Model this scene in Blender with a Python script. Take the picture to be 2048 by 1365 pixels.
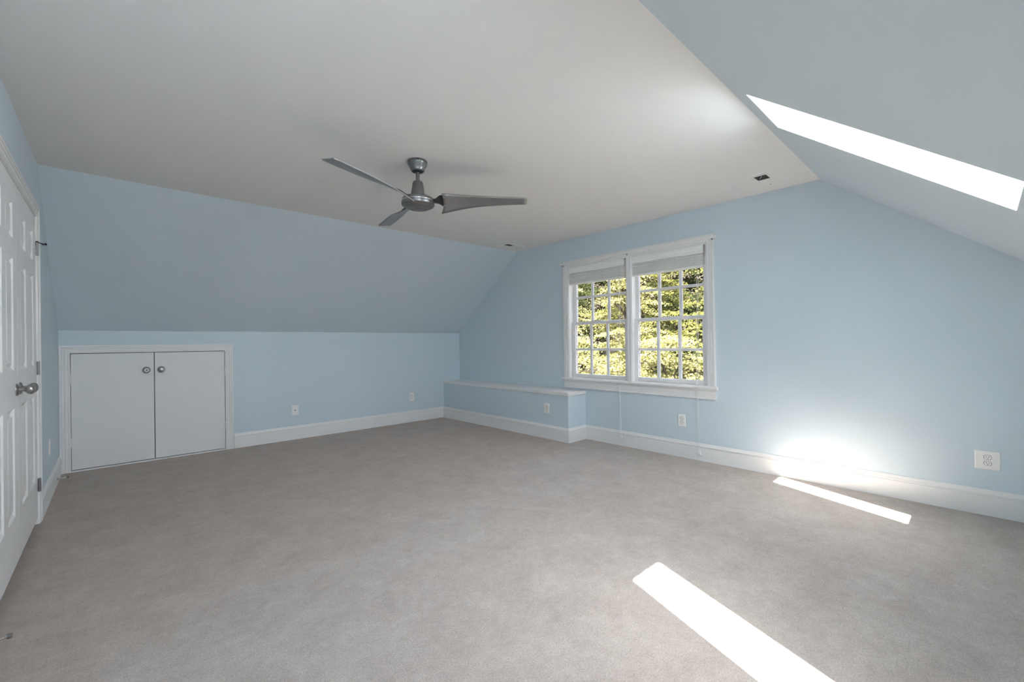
import bpy, bmesh, math, random
import numpy as np
from mathutils import Vector, Matrix, noise as mnoise

for o in list(bpy.data.objects):
    bpy.data.objects.remove(o)
scn = bpy.context.scene
COL = scn.collection

# ------------------------------------------------------------------ camera
CAM_H = 1.17
F_PX, YAW, PITCH, ROLL = 863.2539, 0.8261, 0.0025, -0.0133
cp, sp = math.cos(PITCH), math.sin(PITCH)
fw = Vector((math.cos(YAW) * cp, math.sin(YAW) * cp, sp))
r0 = Vector((math.sin(YAW), -math.cos(YAW), 0))
u0 = r0.cross(fw)
cr, sr = math.cos(ROLL), math.sin(ROLL)
rr, uu = cr * r0 + sr * u0, -sr * r0 + cr * u0
cam = bpy.data.cameras.new('camera')
cam.sensor_fit = 'HORIZONTAL'
cam.sensor_width = 36
cam.lens = 36 * F_PX / 2048
cam.shift_y = (684.63 - 682.5) / 2048
cam.clip_start = 0.02
cam.clip_end = 300
camo = bpy.data.objects.new('camera', cam)
camo.matrix_world = Matrix(((rr.x, uu.x, -fw.x, 0), (rr.y, uu.y, -fw.y, 0), (rr.z, uu.z, -fw.z, CAM_H), (0, 0, 0, 1)))
COL.objects.link(camo)
scn.camera = camo

# ------------------------------------------------------------------ sky, sun, exposure
SUN_DIR = Vector((0.592, 0.256, -1.0)).normalized()
world = bpy.data.worlds.new('sky')
scn.world = world
world.use_nodes = True
wt = world.node_tree
sky = wt.nodes.new('ShaderNodeTexSky')
sky.sky_type = 'NISHITA'
sky.sun_disc = False
sky.sun_elevation = math.asin(-SUN_DIR.z)
sky.sun_rotation = math.atan2(-SUN_DIR.x, -SUN_DIR.y)
sky.air_density = 1.0
sky.dust_density = 2.0
bgn = wt.nodes['Background']
haze = wt.nodes.new('ShaderNodeHueSaturation')        # bright hazy summer sky: paler than the clear-air model
haze.inputs['Saturation'].default_value = 0.30
wt.links.new(sky.outputs[0], haze.inputs['Color'])
wt.links.new(haze.outputs[0], bgn.inputs[0])
bgn.inputs[1].default_value = 0.68
sun = bpy.data.lights.new('sun', 'SUN')
sun.energy = 15.5
sun.angle = math.radians(0.53)
sun.color = (1.0, 0.945, 0.87)
suno = bpy.data.objects.new('sun', sun)
suno.rotation_euler = SUN_DIR.to_track_quat('-Z', 'Y').to_euler()
suno.location = (0, -4, 9)
COL.objects.link(suno)
vs = scn.view_settings
vs.view_transform = 'Standard'
vs.look = 'None'
vs.gamma = 1
vs.use_curve_mapping = False
vs.exposure = 3.3
scn.cycles.max_bounces = 14
scn.cycles.diffuse_bounces = 10
scn.cycles.transparent_max_bounces = 16
scn.cycles.use_guiding = True
scn.cycles.sample_clamp_indirect = 0.0

# ------------------------------------------------------------------ room measures
XL, XW = -0.384, 4.201
YC, YN, YK = 4.443, 0.8615, 5.842
HK, HC = 1.3455, 2.4607
MN = 0.7759
YB = YN - (HC - HK) / MN            # near knee wall
ADDED_GLASS_TINT = 0.14                   # per pane, darkening added to dim the sunlit trees outside

# ------------------------------------------------------------------ materials
MATS = {}
def mat(name, color, rough=0.6, metal=0.0, spec=0.5):
    if name in MATS:
        return MATS[name]
    m = bpy.data.materials.new(name)
    m.use_nodes = True
    b = m.node_tree.nodes['Principled BSDF']
    b.inputs['Base Color'].default_value = (*color, 1)
    b.inputs['Roughness'].default_value = rough
    b.inputs['Metallic'].default_value = metal
    b.inputs['Specular IOR Level'].default_value = spec
    MATS[name] = m
    return m
def nodes(m):
    nt = m.node_tree
    return nt, nt.nodes['Principled BSDF']
def add_noise_bump(m, scale, strength, dist=0.002, detail=3):
    nt, b = nodes(m)
    tc = nt.nodes.new('ShaderNodeTexCoord')
    n = nt.nodes.new('ShaderNodeTexNoise')
    n.inputs['Scale'].default_value = scale
    n.inputs['Detail'].default_value = detail
    bp = nt.nodes.new('ShaderNodeBump')
    bp.inputs['Strength'].default_value = strength
    bp.inputs['Distance'].default_value = dist
    nt.links.new(tc.outputs['Object'], n.inputs['Vector'])
    nt.links.new(n.outputs['Fac'], bp.inputs['Height'])
    nt.links.new(bp.outputs['Normal'], b.inputs['Normal'])
    return n
def add_tone(m, c1, c2, scale, detail=3, lo=0.35, hi=0.65):
    nt, b = nodes(m)
    tc = nt.nodes.new('ShaderNodeTexCoord')
    n = nt.nodes.new('ShaderNodeTexNoise')
    n.inputs['Scale'].default_value = scale
    n.inputs['Detail'].default_value = detail
    rp = nt.nodes.new('ShaderNodeValToRGB')
    rp.color_ramp.elements[0].position = lo
    rp.color_ramp.elements[1].position = hi
    rp.color_ramp.elements[0].color = (*c1, 1)
    rp.color_ramp.elements[1].color = (*c2, 1)
    nt.links.new(tc.outputs['Object'], n.inputs['Vector'])
    nt.links.new(n.outputs['Fac'], rp.inputs['Fac'])
    nt.links.new(rp.outputs['Color'], b.inputs['Base Color'])

M_BLUE = mat('blue_wall_paint', (0.60, 0.685, 0.74), 0.62, spec=0.3)
add_tone(M_BLUE, (0.595, 0.680, 0.735), (0.605, 0.690, 0.745), 1.3)
add_noise_bump(M_BLUE, 260, 0.10, 0.001)
M_CEIL = mat('white_ceiling_paint', (0.775, 0.765, 0.757), 0.8, spec=0.2)
add_noise_bump(M_CEIL, 200, 0.10, 0.001)
M_TRIM = mat('white_trim_paint', (0.79, 0.785, 0.78), 0.38)
add_noise_bump(M_TRIM, 60, 0.05, 0.001)
M_DOOR = mat('white_door_paint', (0.83, 0.825, 0.82), 0.36)
add_noise_bump(M_DOOR, 90, 0.06, 0.001)
M_FLAT = mat('grey_white_door_paint', (0.76, 0.755, 0.75), 0.5)
add_noise_bump(M_FLAT, 120, 0.06, 0.001)
M_VINYL = mat('white_vinyl', (0.76, 0.755, 0.76), 0.4)
M_PLATE = mat('white_plastic_plate', (0.86, 0.845, 0.82), 0.3)
M_SLAT = mat('white_blind_slat', (0.86, 0.86, 0.85), 0.45)
M_CORD = mat('white_cord', (0.80, 0.80, 0.80), 0.6)
M_BLACK = mat('black_slot', (0.012, 0.012, 0.012), 0.6)
M_DARK = mat('dark_void', (0.02, 0.02, 0.02), 0.8)
M_NICKEL = mat('brushed_nickel', (0.42, 0.41, 0.40), 0.28, 1.0)
add_noise_bump(M_NICKEL, 150, 0.03, 0.001)
M_FAN = mat('gunmetal_grey_metal', (0.23, 0.23, 0.232), 0.36, 0.9)
add_noise_bump(M_FAN, 300, 0.03, 0.0005)
M_BLADE = mat('silver_grey_blade', (0.33, 0.33, 0.335), 0.38, 0.75)
add_noise_bump(M_BLADE, 250, 0.02, 0.0005)
M_FANDARK = mat('dark_fan_bracket', (0.05, 0.05, 0.052), 0.4, 0.8)
M_RIM = mat('polished_rim', (0.62, 0.62, 0.63), 0.22, 1.0)
M_STEEL = mat('hinge_steel', (0.36, 0.36, 0.37), 0.38, 1.0)
M_IRON = mat('dark_iron', (0.03, 0.033, 0.04), 0.45, 0.6)
M_RUBBER = mat('grey_rubber_tip', (0.16, 0.15, 0.145), 0.6)
M_GAP = mat('grey_plastic_gap', (0.10, 0.10, 0.10), 0.6)
M_BARK = mat('tree_bark', (0.07, 0.055, 0.045), 0.9)
add_tone(M_BARK, (0.045, 0.035, 0.028), (0.10, 0.085, 0.072), 9)
M_SOIL = mat('forest_floor', (0.06, 0.05, 0.035), 0.95)
add_tone(M_SOIL, (0.035, 0.030, 0.018), (0.085, 0.070, 0.045), 2.2, 8)

def carpet_material():
    m = mat('beige_cut_pile_carpet', (0.42, 0.39, 0.365), 0.95, spec=0.05)
    nt, b = nodes(m)
    N = nt.nodes.new
    L = nt.links.new
    tc = N('ShaderNodeTexCoord')
    big = N('ShaderNodeTexNoise'); big.inputs['Scale'].default_value = 4.6; big.inputs['Detail'].default_value = 9; big.inputs['Roughness'].default_value = 0.74; big.inputs['Distortion'].default_value = 0.35
    L(tc.outputs['Object'], big.inputs['Vector'])
    r1 = N('ShaderNodeValToRGB')
    r1.color_ramp.elements[0].position = 0.36; r1.color_ramp.elements[1].position = 0.64
    r1.color_ramp.elements[0].color = (0.445, 0.390, 0.348, 1)
    r1.color_ramp.elements[1].color = (0.545, 0.494, 0.448, 1)
    L(big.outputs['Fac'], r1.inputs['Fac'])
    fine = N('ShaderNodeTexNoise'); fine.inputs['Scale'].default_value = 150; fine.inputs['Detail'].default_value = 5; fine.inputs['Roughness'].default_value = 0.9
    L(tc.outputs['Object'], fine.inputs['Vector'])
    r2 = N('ShaderNodeValToRGB')
    r2.color_ramp.elements[0].position = 0.30; r2.color_ramp.elements[1].position = 0.70
    r2.color_ramp.elements[0].color = (0.52, 0.51, 0.50, 1)
    r2.color_ramp.elements[1].color = (1.40, 1.40, 1.40, 1)
    L(fine.outputs['Fac'], r2.inputs['Fac'])
    mx = N('ShaderNodeMix'); mx.data_type = 'RGBA'; mx.blend_type = 'MULTIPLY'; mx.inputs['Factor'].default_value = 1
    L(r1.outputs['Color'], mx.inputs[6]); L(r2.outputs['Color'], mx.inputs[7])
    mid = N('ShaderNodeTexNoise'); mid.inputs['Scale'].default_value = 24; mid.inputs['Detail'].default_value = 7; mid.inputs['Roughness'].default_value = 0.72
    L(tc.outputs['Object'], mid.inputs['Vector'])
    r3 = N('ShaderNodeValToRGB')
    r3.color_ramp.elements[0].position = 0.33; r3.color_ramp.elements[1].position = 0.62
    r3.color_ramp.elements[0].color = (0.885, 0.87, 0.86, 1)
    r3.color_ramp.elements[1].color = (1.03, 1.03, 1.03, 1)
    L(mid.outputs['Fac'], r3.inputs['Fac'])
    mm = N('ShaderNodeMix'); mm.data_type = 'RGBA'; mm.blend_type = 'MULTIPLY'; mm.inputs['Factor'].default_value = 1
    L(mx.outputs[2], mm.inputs[6]); L(r3.outputs['Color'], mm.inputs[7])
    # past the last vacuum lane, turned pile and weaker light painted into the colour
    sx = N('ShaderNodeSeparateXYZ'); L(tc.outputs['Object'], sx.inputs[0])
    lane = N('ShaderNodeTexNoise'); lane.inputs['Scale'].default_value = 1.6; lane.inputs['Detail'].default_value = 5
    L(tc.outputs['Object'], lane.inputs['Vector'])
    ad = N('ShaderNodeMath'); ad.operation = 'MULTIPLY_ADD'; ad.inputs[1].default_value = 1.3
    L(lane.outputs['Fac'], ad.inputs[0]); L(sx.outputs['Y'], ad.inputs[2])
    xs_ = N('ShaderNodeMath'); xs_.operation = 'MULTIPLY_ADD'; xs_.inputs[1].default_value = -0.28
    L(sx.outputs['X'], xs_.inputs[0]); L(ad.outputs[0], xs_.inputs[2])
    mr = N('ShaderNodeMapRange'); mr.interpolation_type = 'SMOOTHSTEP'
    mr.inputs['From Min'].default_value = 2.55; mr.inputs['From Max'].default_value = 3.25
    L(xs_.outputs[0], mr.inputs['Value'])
    nap_shade = N('ShaderNodeMix'); nap_shade.data_type = 'RGBA'; nap_shade.blend_type = 'MULTIPLY'
    L(mr.outputs[0], nap_shade.inputs['Factor']); L(mm.outputs[2], nap_shade.inputs[6]); nap_shade.inputs[7].default_value = (0.97, 0.90, 0.855, 1)
    L(nap_shade.outputs[2], b.inputs['Base Color'])
    bp = N('ShaderNodeBump'); bp.inputs['Strength'].default_value = 0.9; bp.inputs['Distance'].default_value = 0.006
    L(fine.outputs['Fac'], bp.inputs['Height'])
    L(bp.outputs['Normal'], b.inputs['Normal'])
    b.inputs['Sheen Weight'].default_value = 0.25
    b.inputs['Sheen Roughness'].default_value = 0.5
    return m
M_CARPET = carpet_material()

def glass_material(name, tint, refl=0.06):
    m = bpy.data.materials.new(name)
    m.use_nodes = True
    nt = m.node_tree
    nt.nodes.remove(nt.nodes['Principled BSDF'])
    out = nt.nodes['Material Output']
    t = nt.nodes.new('ShaderNodeBsdfTransparent'); t.inputs[0].default_value = (*tint, 1)
    g = nt.nodes.new('ShaderNodeBsdfGlossy'); g.inputs['Roughness'].default_value = 0.02
    mx = nt.nodes.new('ShaderNodeMixShader'); mx.inputs[0].default_value = refl
    nt.links.new(t.outputs[0], mx.inputs[1]); nt.links.new(g.outputs[0], mx.inputs[2])
    nt.links.new(mx.outputs[0], out.inputs[0])
    return m
gt = ADDED_GLASS_TINT ** 0.5
M_GLASS = glass_material('window_glass_added_tint', (gt, gt, gt * 0.99), 0.01)
M_SKYGLASS = glass_material('skylight_glass', (0.97, 0.97, 0.97), 0.02)

def leaf_material(name, ca, cb, trans=0.35):
    m = bpy.data.materials.new(name)
    m.use_nodes = True
    nt = m.node_tree
    nt.nodes.remove(nt.nodes['Principled BSDF'])
    out = nt.nodes['Material Output']
    geo = nt.nodes.new('ShaderNodeNewGeometry')
    rp = nt.nodes.new('ShaderNodeValToRGB')
    rp.color_ramp.elements[0].color = (*ca, 1)
    rp.color_ramp.elements[1].color = (*cb, 1)
    d = nt.nodes.new('ShaderNodeBsdfDiffuse')
    t = nt.nodes.new('ShaderNodeBsdfTranslucent')
    mx = nt.nodes.new('ShaderNodeMixShader'); mx.inputs[0].default_value = trans
    L = nt.links.new
    L(geo.outputs['Random Per Island'], rp.inputs['Fac'])
    L(rp.outputs['Color'], d.inputs[0]); L(rp.outputs['Color'], t.inputs[0])
    L(d.outputs[0], mx.inputs[1]); L(t.outputs[0], mx.inputs[2]); L(mx.outputs[0], out.inputs[0])
    return m
M_LEAF_Y = leaf_material('yellow_green_leaves', (0.16, 0.165, 0.05), (0.45, 0.415, 0.215))
M_LEAF_G = leaf_material('mid_green_leaves', (0.065, 0.080, 0.022), (0.29, 0.275, 0.095))
M_LEAF_D = leaf_material('dark_green_leaves', (0.018, 0.026, 0.012), (0.10, 0.11, 0.045))

# ------------------------------------------------------------------ helpers
def link(name, bm, m, parent=None, smooth=False, bevel=0.0, segs=2):
    me = bpy.data.meshes.new(name)
    bmesh.ops.recalc_face_normals(bm, faces=bm.faces)
    bm.to_mesh(me)
    bm.free()
    if m is not None:
        me.materials.append(m)
    if smooth:
        for p in me.polygons:
            p.use_smooth = True
        me.set_sharp_from_angle(angle=math.radians(33))
    o = bpy.data.objects.new(name, me)
    COL.objects.link(o)
    if bevel > 0:
        b = o.modifiers.new('bevel', 'BEVEL')
        b.width = bevel
        b.segments = segs
        b.limit_method = 'ANGLE'
        b.angle_limit = math.radians(40)
        b.harden_normals = False
    if parent is not None:
        o.parent = parent
        # meshes are built in world coordinates; only a root object has an offset to undo
        o.matrix_parent_inverse = Matrix.Identity(4) if parent.parent else Matrix.Translation(-Vector(parent.location))
    return o
def tag(o, label, cat=None, group=None, kind=None):
    o['label'] = label
    if cat: o['category'] = cat
    if group: o['group'] = group
    if kind: o['kind'] = kind
    return o
def thing(name, loc, label, cat, group=None, kind=None):
    o = bpy.data.objects.new(name, None)
    o.empty_display_size = 0.05
    o.location = loc
    COL.objects.link(o)
    return tag(o, label, cat, group, kind)
def box(bm, a, b):
    x0, y0, z0 = a; x1, y1, z1 = b
    v = [bm.verts.new(p) for p in ((x0, y0, z0), (x1, y0, z0), (x1, y1, z0), (x0, y1, z0), (x0, y0, z1), (x1, y0, z1), (x1, y1, z1), (x0, y1, z1))]
    for f in ((0, 3, 2, 1), (4, 5, 6, 7), (0, 1, 5, 4), (1, 2, 6, 5), (2, 3, 7, 6), (3, 0, 4, 7)):
        bm.faces.new([v[i] for i in f])
def mapped_box(bm, a, b, fn):
    x0, y0, z0 = a; x1, y1, z1 = b
    v = [bm.verts.new(fn(*p)) for p in ((x0, y0, z0), (x1, y0, z0), (x1, y1, z0), (x0, y1, z0), (x0, y0, z1), (x1, y0, z1), (x1, y1, z1), (x0, y1, z1))]
    for f in ((0, 3, 2, 1), (4, 5, 6, 7), (0, 1, 5, 4), (1, 2, 6, 5), (2, 3, 7, 6), (3, 0, 4, 7)):
        bm.faces.new([v[i] for i in f])
def prism(bm, pts, fn, h0, h1):
    """polygon pts (u,v) extruded from h0 to h1, fn(u,v,h) -> xyz"""
    n = len(pts)
    lo = [bm.verts.new(fn(u, v, h0)) for u, v in pts]
    hi = [bm.verts.new(fn(u, v, h1)) for u, v in pts]
    bm.faces.new(lo[::-1]); bm.faces.new(hi)
    for i in range(n):
        j = (i + 1) % n
        bm.faces.new((lo[i], lo[j], hi[j], hi[i]))
def sweep(bm, path, prof, fn, closed=False):
    """profile (a = offset to the left of the path, b = height) swept along path (u,v) with mitred corners"""
    n = len(path)
    rings = []
    for i in range(n):
        p = Vector(path[i])
        ds = []
        if i > 0 or closed: ds.append((p - Vector(path[i - 1])).normalized())
        if i < n - 1 or closed: ds.append((Vector(path[(i + 1) % n]) - p).normalized())
        ns = [Vector((-d.y, d.x)) for d in ds]
        if len(ns) == 2:
            s = ns[0] + ns[1]
            k = s / max(1e-6, s.dot(ns[0]))
        else:
            k = ns[0]
        rings.append([bm.verts.new(fn(p.x + k.x * a, p.y + k.y * a, b)) for a, b in prof])
    m = len(prof)
    for i in range(n if closed else n - 1):
        A, B = rings[i], rings[(i + 1) % n]
        for j in range(m):
            k = (j + 1) % m
            bm.faces.new((A[j], A[k], B[k], B[j]))
    if not closed:
        bm.faces.new(rings[0]); bm.faces.new(rings[-1][::-1])
def lathe(bm, prof, mtx, seg=40):
    """profile (r, z) about the local z axis"""
    rings = []
    for r, z in prof:
        if r < 1e-6:
            rings.append([bm.verts.new(mtx @ Vector((0, 0, z)))])
        else:
            rings.append([bm.verts.new(mtx @ Vector((r * math.cos(2 * math.pi * i / seg), r * math.sin(2 * math.pi * i / seg), z))) for i in range(seg)])
    for A, B in zip(rings, rings[1:]):
        for i in range(seg):
            j = (i + 1) % seg
            if len(A) == 1 and len(B) > 1: bm.faces.new((A[0], B[j], B[i]))
            elif len(B) == 1 and len(A) > 1: bm.faces.new((A[i], A[j], B[0]))
            elif len(A) > 1: bm.faces.new((A[i], A[j], B[j], B[i]))
    if len(rings[0]) > 1: bm.faces.new(rings[0][::-1])
    if len(rings[-1]) > 1: bm.faces.new(rings[-1])
def axis_mtx(origin, direction):
    return Matrix.Translation(Vector(origin)) @ Vector(direction).to_track_quat('Z', 'Y').to_matrix().to_4x4()
def tube(bm, pts, radii, seg=8):
    pts = [Vector(p) for p in pts]
    if not hasattr(radii, '__len__'): radii = [radii] * len(pts)
    rings = []
    for i, p in enumerate(pts):
        d = (pts[min(i + 1, len(pts) - 1)] - pts[max(i - 1, 0)]).normalized()
        q = d.to_track_quat('Z', 'Y').to_matrix()
        rings.append([bm.verts.new(p + q @ Vector((radii[i] * math.cos(2 * math.pi * k / seg), radii[i] * math.sin(2 * math.pi * k / seg), 0))) for k in range(seg)])
    for A, B in zip(rings, rings[1:]):
        for i in range(seg):
            j = (i + 1) % seg
            bm.faces.new((A[i], A[j], B[j], B[i]))
    bm.faces.new(rings[0][::-1]); bm.faces.new(rings[-1])
def nested_rect(bm, u0, u1, v0, v1, rings, fn):
    """rectangular panel: rings of (inset, height), last ring filled"""
    prev = None
    for ins, h in rings:
        cur = [bm.verts.new(fn(u, v, h)) for u, v in ((u0 + ins, v0 + ins), (u1 - ins, v0 + ins), (u1 - ins, v1 - ins), (u0 + ins, v1 - ins))]
        if prev:
            for i in range(4):
                j = (i + 1) % 4
                bm.faces.new((prev[i], prev[j], cur[j], cur[i]))
        prev = cur
    bm.faces.new(prev)
def structure(name, bm, m, label, **k):
    o = link(name, bm, m, **k)
    o['kind'] = 'structure'
    o['label'] = label
    return o

# wall frames: fn(u, v, h) with h pointing into the room
def f_left(u, v, h): return (XL + h, u, v)          # u = y
def f_win(u, v, h): return (XW - h, u, v)           # u = y
def f_knee(u, v, h): return (u, YK - h, v)          # u = x
def f_near(u, v, h): return (u, YB + h, v)
def f_floor(u, v, h): return (u, v, h)

# ------------------------------------------------------------------ room shell
T = 0.16
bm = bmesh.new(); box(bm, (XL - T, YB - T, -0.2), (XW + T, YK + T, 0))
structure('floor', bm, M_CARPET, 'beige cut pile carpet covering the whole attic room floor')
bm = bmesh.new(); box(bm, (XL - T, YN, HC), (XW + T, YC, HC + 0.2))
structure('ceiling', bm, M_CEIL, 'flat white ceiling between the two blue slopes')

def gable_wall(name, x0, x1, holes, label):
    """wall in the y-z plane under the roof line, with rectangular holes (y0, y1, z0, z1)"""
    bm = bmesh.new()
    fn = lambda u, v, h: (h, u, v)
    def roof(y):
        if y < YN: return HC - MN * (YN - y)
        if y > YC: return HC - (y - YC) * (HC - HK) / (YK - YC)
        return HC
    ys = sorted({YB - T, YN, YC, YK + T} | {h[0] for h in holes} | {h[1] for h in holes})
    for a, b in zip(ys, ys[1:]):
        cuts = [h for h in holes if h[0] <= a + 1e-6 and h[1] >= b - 1e-6]
        lo = -0.2
        for h in cuts:
            if h[2] > 0.001:
                prism(bm, [(a, lo), (b, lo), (b, h[2]), (a, h[2])], fn, x0, x1)
            lo = h[3]
        prism(bm, [(a, lo), (b, lo), (b, roof(b) + 0.02), (a, roof(a) + 0.02)], fn, x0, x1)
    return structure(name, bm, M_BLUE, label)

WY0, WY1, WZ0, WZ1 = 1.787, 3.492, 0.727, 2.105       # window opening
gable_wall('wall_window', XW, XW + T, [(WY0, WY1, WZ0, WZ1)], 'light blue gable wall holding the twin window')
DY0, DYM, DY1, DZ1 = 2.768, 3.530, 4.292, 2.062       # closet opening
gable_wall('wall_left', XL - T, XL, [(DY0, DY1, 0.0, DZ1)], 'light blue gable wall holding the white closet doors')
bm = bmesh.new()
KX0, KXM, KX1, KZ1 = -0.309, 0.306, 0.929, 1.128      # little doors in the knee wall
fk = lambda u, v, h: (u, YK + h, v)
prism(bm, [(XL - T, -0.2), (KX0 - 0.004, -0.2), (KX0 - 0.004, HK + 0.1), (XL - T, HK + 0.1)], fk, 0, T)
prism(bm, [(KX1 + 0.004, -0.2), (XW + T, -0.2), (XW + T, HK + 0.1), (KX1 + 0.004, HK + 0.1)], fk, 0, T)
prism(bm, [(KX0 - 0.004, KZ1 + 0.004), (KX1 + 0.004, KZ1 + 0.004), (KX1 + 0.004, HK + 0.1), (KX0 - 0.004, HK + 0.1)], fk, 0, T)
structure('wall_knee', bm, M_BLUE, 'low light blue knee wall with two small white doors')
bm = bmesh.new(); box(bm, (KX0 - 0.05, YK + 0.09, -0.2), (KX1 + 0.05, YK + T, KZ1 + 0.05))
structure('wall_behind_doors', bm, M_DARK, 'dark backing behind the small attic access doors')
bm = bmesh.new(); box(bm, (XL - T, YB - T, -0.2), (XW + T, YB, HK + 0.3))
structure('wall_near', bm, M_BLUE, 'low light blue knee wall under the skylight slope')
bm = bmesh.new(); box(bm, (XL - T - 0.06, DY0 - 0.1, -0.2), (XL - 0.11, DY1 + 0.1, DZ1 + 0.1))
structure('wall_closet_back', bm, M_DARK, 'dark closet interior behind the white panel doors')

# far slope
MS = (HC - HK) / (YK - YC)
def slope_frame(y_top, m, sgn):
    t = Vector((0, sgn, -m)).normalized()
    n = Vector((0, sgn * m, 1)).normalized()
    o = Vector((0, y_top, HC))
    return lambda u, s, h: tuple(o + Vector((u, 0, 0)) + t * s + n * h)
f_far = slope_frame(YC, MS, 1)
LF = (YK - YC) * math.hypot(1, MS)
bm = bmesh.new(); mapped_box(bm, (XL - T, -0.12, 0), (XW + T, LF + 0.25, 0.22), f_far)
structure('ceiling_slope_left', bm, M_BLUE, 'light blue sloping ceiling above the knee wall')
# near slope with two skylight openings
f_sl = slope_frame(YN, MN, -1)
LN = (YN - YB) * math.hypot(1, MN)
TH = 0.46
SK_W, SK_S0, SK_S1 = 0.515, 0.0955, 1.238
SKX = [2.325, 0.208]
SKW = [SK_W, SK_W + 0.055]
bm = bmesh.new()
xs = [XL - T, SKX[1], SKX[1] + SKW[1], SKX[0], SKX[0] + SKW[0], XW + T]
for i in range(5):
    a, b = xs[i], xs[i + 1]
    if i in (1, 3):
        mapped_box(bm, (a, -0.4, 0), (b, SK_S0, TH), f_sl)
        mapped_box(bm, (a, SK_S1, 0), (b, LN + 0.3, TH), f_sl)
    else:
        mapped_box(bm, (a, -0.4, 0), (b, LN + 0.3, TH), f_sl)
structure('ceiling_slope_right', bm, M_BLUE, 'light blue sloping ceiling cut by the skylights')
for k, x0 in enumerate(SKX):
    x1 = x0 + SKW[k]
    root = thing('window_%d' % (k + 2), f_sl((x0 + x1) / 2, (SK_S0 + SK_S1) / 2, 0.0),
                 ['roof skylight with a deep white shaft beside the window wall', 'roof skylight with a deep white shaft near the closet end'][k], 'skylight', kind='structure')
    w = 0.008
    for a, b in (((x0, SK_S0, 0.0005), (x0 + w, SK_S1, TH)), ((x1 - w, SK_S0, 0.0005), (x1, SK_S1, TH)),
                 ((x0 + w, SK_S0, 0.0005), (x1 - w, SK_S0 + w, TH)), ((x0 + w, SK_S1 - w, 0.0005), (x1 - w, SK_S1, TH))):
        bm = bmesh.new(); mapped_box(bm, a, b, f_sl); link('shaft_wall', bm, M_BLUE, root)
    bm = bmesh.new()
    g0, g1 = 0.400, 0.445
    i0, i1, j0, j1 = x0 + 0.05, x1 - 0.045, SK_S0 + 0.062, SK_S1 - 0.04
    mapped_box(bm, (x0 + w, SK_S0 + w, g0), (i0, SK_S1 - w, g1), f_sl)
    mapped_box(bm, (i1, SK_S0 + w, g0), (x1 - w, SK_S1 - w, g1), f_sl)
    mapped_box(bm, (i0, SK_S0 + w, g0), (i1, j0, g1), f_sl)
    mapped_box(bm, (i0, j1, g0), (i1, SK_S1 - w, g1), f_sl)
    link('frame', bm, M_VINYL, root)
    bm = bmesh.new(); mapped_box(bm, (i0 - 0.01, j0 - 0.01, 0.42), (i1 + 0.01, j1 + 0.01, 0.424), f_sl)
    link('pane', bm, M_SKYGLASS, root)

# ------------------------------------------------------------------ baseboards
BASE = [(0, 0), (0.014, 0), (0.014, 0.127), (0.0075, 0.1285), (0.0075, 0.1335), (0.0155, 0.136), (0.0155, 0.142), (0.0105, 0.149), (0.007, 0.160), (0.0045, 0.168), (0, 0.168)]
def baseboard(name, path, label):
    bm = bmesh.new()
    sweep(bm, path, BASE, f_floor)
    return structure(name, bm, M_TRIM, label)
LX, LY = 3.877, 3.255                                  # the built-in ledge
baseboard('baseboard_window', [(XW, YB), (XW, LY)], 'tall white baseboard along the window wall')
baseboard('baseboard_ledge', [(XW, LY), (LX, LY), (LX, YK)], 'tall white baseboard round the low ledge')
baseboard('baseboard_knee', [(LX, YK), (KX1 + 0.078, YK)], 'tall white baseboard along the knee wall')
baseboard('baseboard_left', [(XL, YK), (XL, DY1 + 0.084)], 'short white baseboard between the closet and knee wall')
baseboard('baseboard_closet', [(XL, DY0 - 0.084), (XL, YB)], 'white baseboard before the closet doors')
baseboard('baseboard_near', [(XL, YB), (XW, YB)], 'white baseboard under the skylight slope')

# ------------------------------------------------------------------ low ledge
led = thing('built_in_ledge', (LX + 0.16, 4.55, 0), 'low blue boxed ledge with a white shelf top under the window corner', 'ledge')
bm = bmesh.new(); box(bm, (LX, LY, 0), (XW, YK, 0.545)); link('ledge_box', bm, M_BLUE, led)
bm = bmesh.new(); box(bm, (LX - 0.012, LY - 0.012, 0.545), (XW, YK, 0.584)); link('shelf_board', bm, M_TRIM, led, bevel=0.003)

# ------------------------------------------------------------------ casing profile (a from opening edge outwards, b = proud)
def casing_profile(w, t):
    return [(0, 0), (0, t * 0.55), (0.007, t * 0.62), (0.009, t * 0.30), (0.013, t * 0.30), (0.015, t * 0.62), (w * 0.44, t * 0.70), (w * 0.46, t * 0.45), (w * 0.50, t * 0.45), (w * 0.53, t * 0.85), (w * 0.70, t * 0.90), (w * 0.72, t * 0.6), (w * 0.76, t * 0.6), (w * 0.79, t), (w - 0.004, t), (w, t * 0.9), (w, 0)]

# ------------------------------------------------------------------ closet doors (door_1, door_2)
CT = 0.0155
tr = thing('trim_1', (XL, (DY0 + DY1) / 2, 0), 'white moulded casing around the closet doors', 'casing', kind='structure')
bm = bmesh.new()
sweep(bm, [(DY0, 0.0), (DY0, DZ1), (DY1, DZ1), (DY1, 0.0)], [(a + 0.004, b) for a, b in casing_profile(0.078, CT)], f_left)
link('casing', bm, M_TRIM, tr)
for (u0, u1, v0, v1) in ((DY0 - 0.02, DY0 + 0.002, 0, DZ1), (DY1 - 0.002, DY1 + 0.02, 0, DZ1), (DY0, DY1, DZ1 - 0.002, DZ1 + 0.02)):
    bm = bmesh.new(); mapped_box(bm, (u0, v0, -0.11), (u1, v1, 0.004), f_left); link('jamb', bm, M_TRIM, tr)

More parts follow.
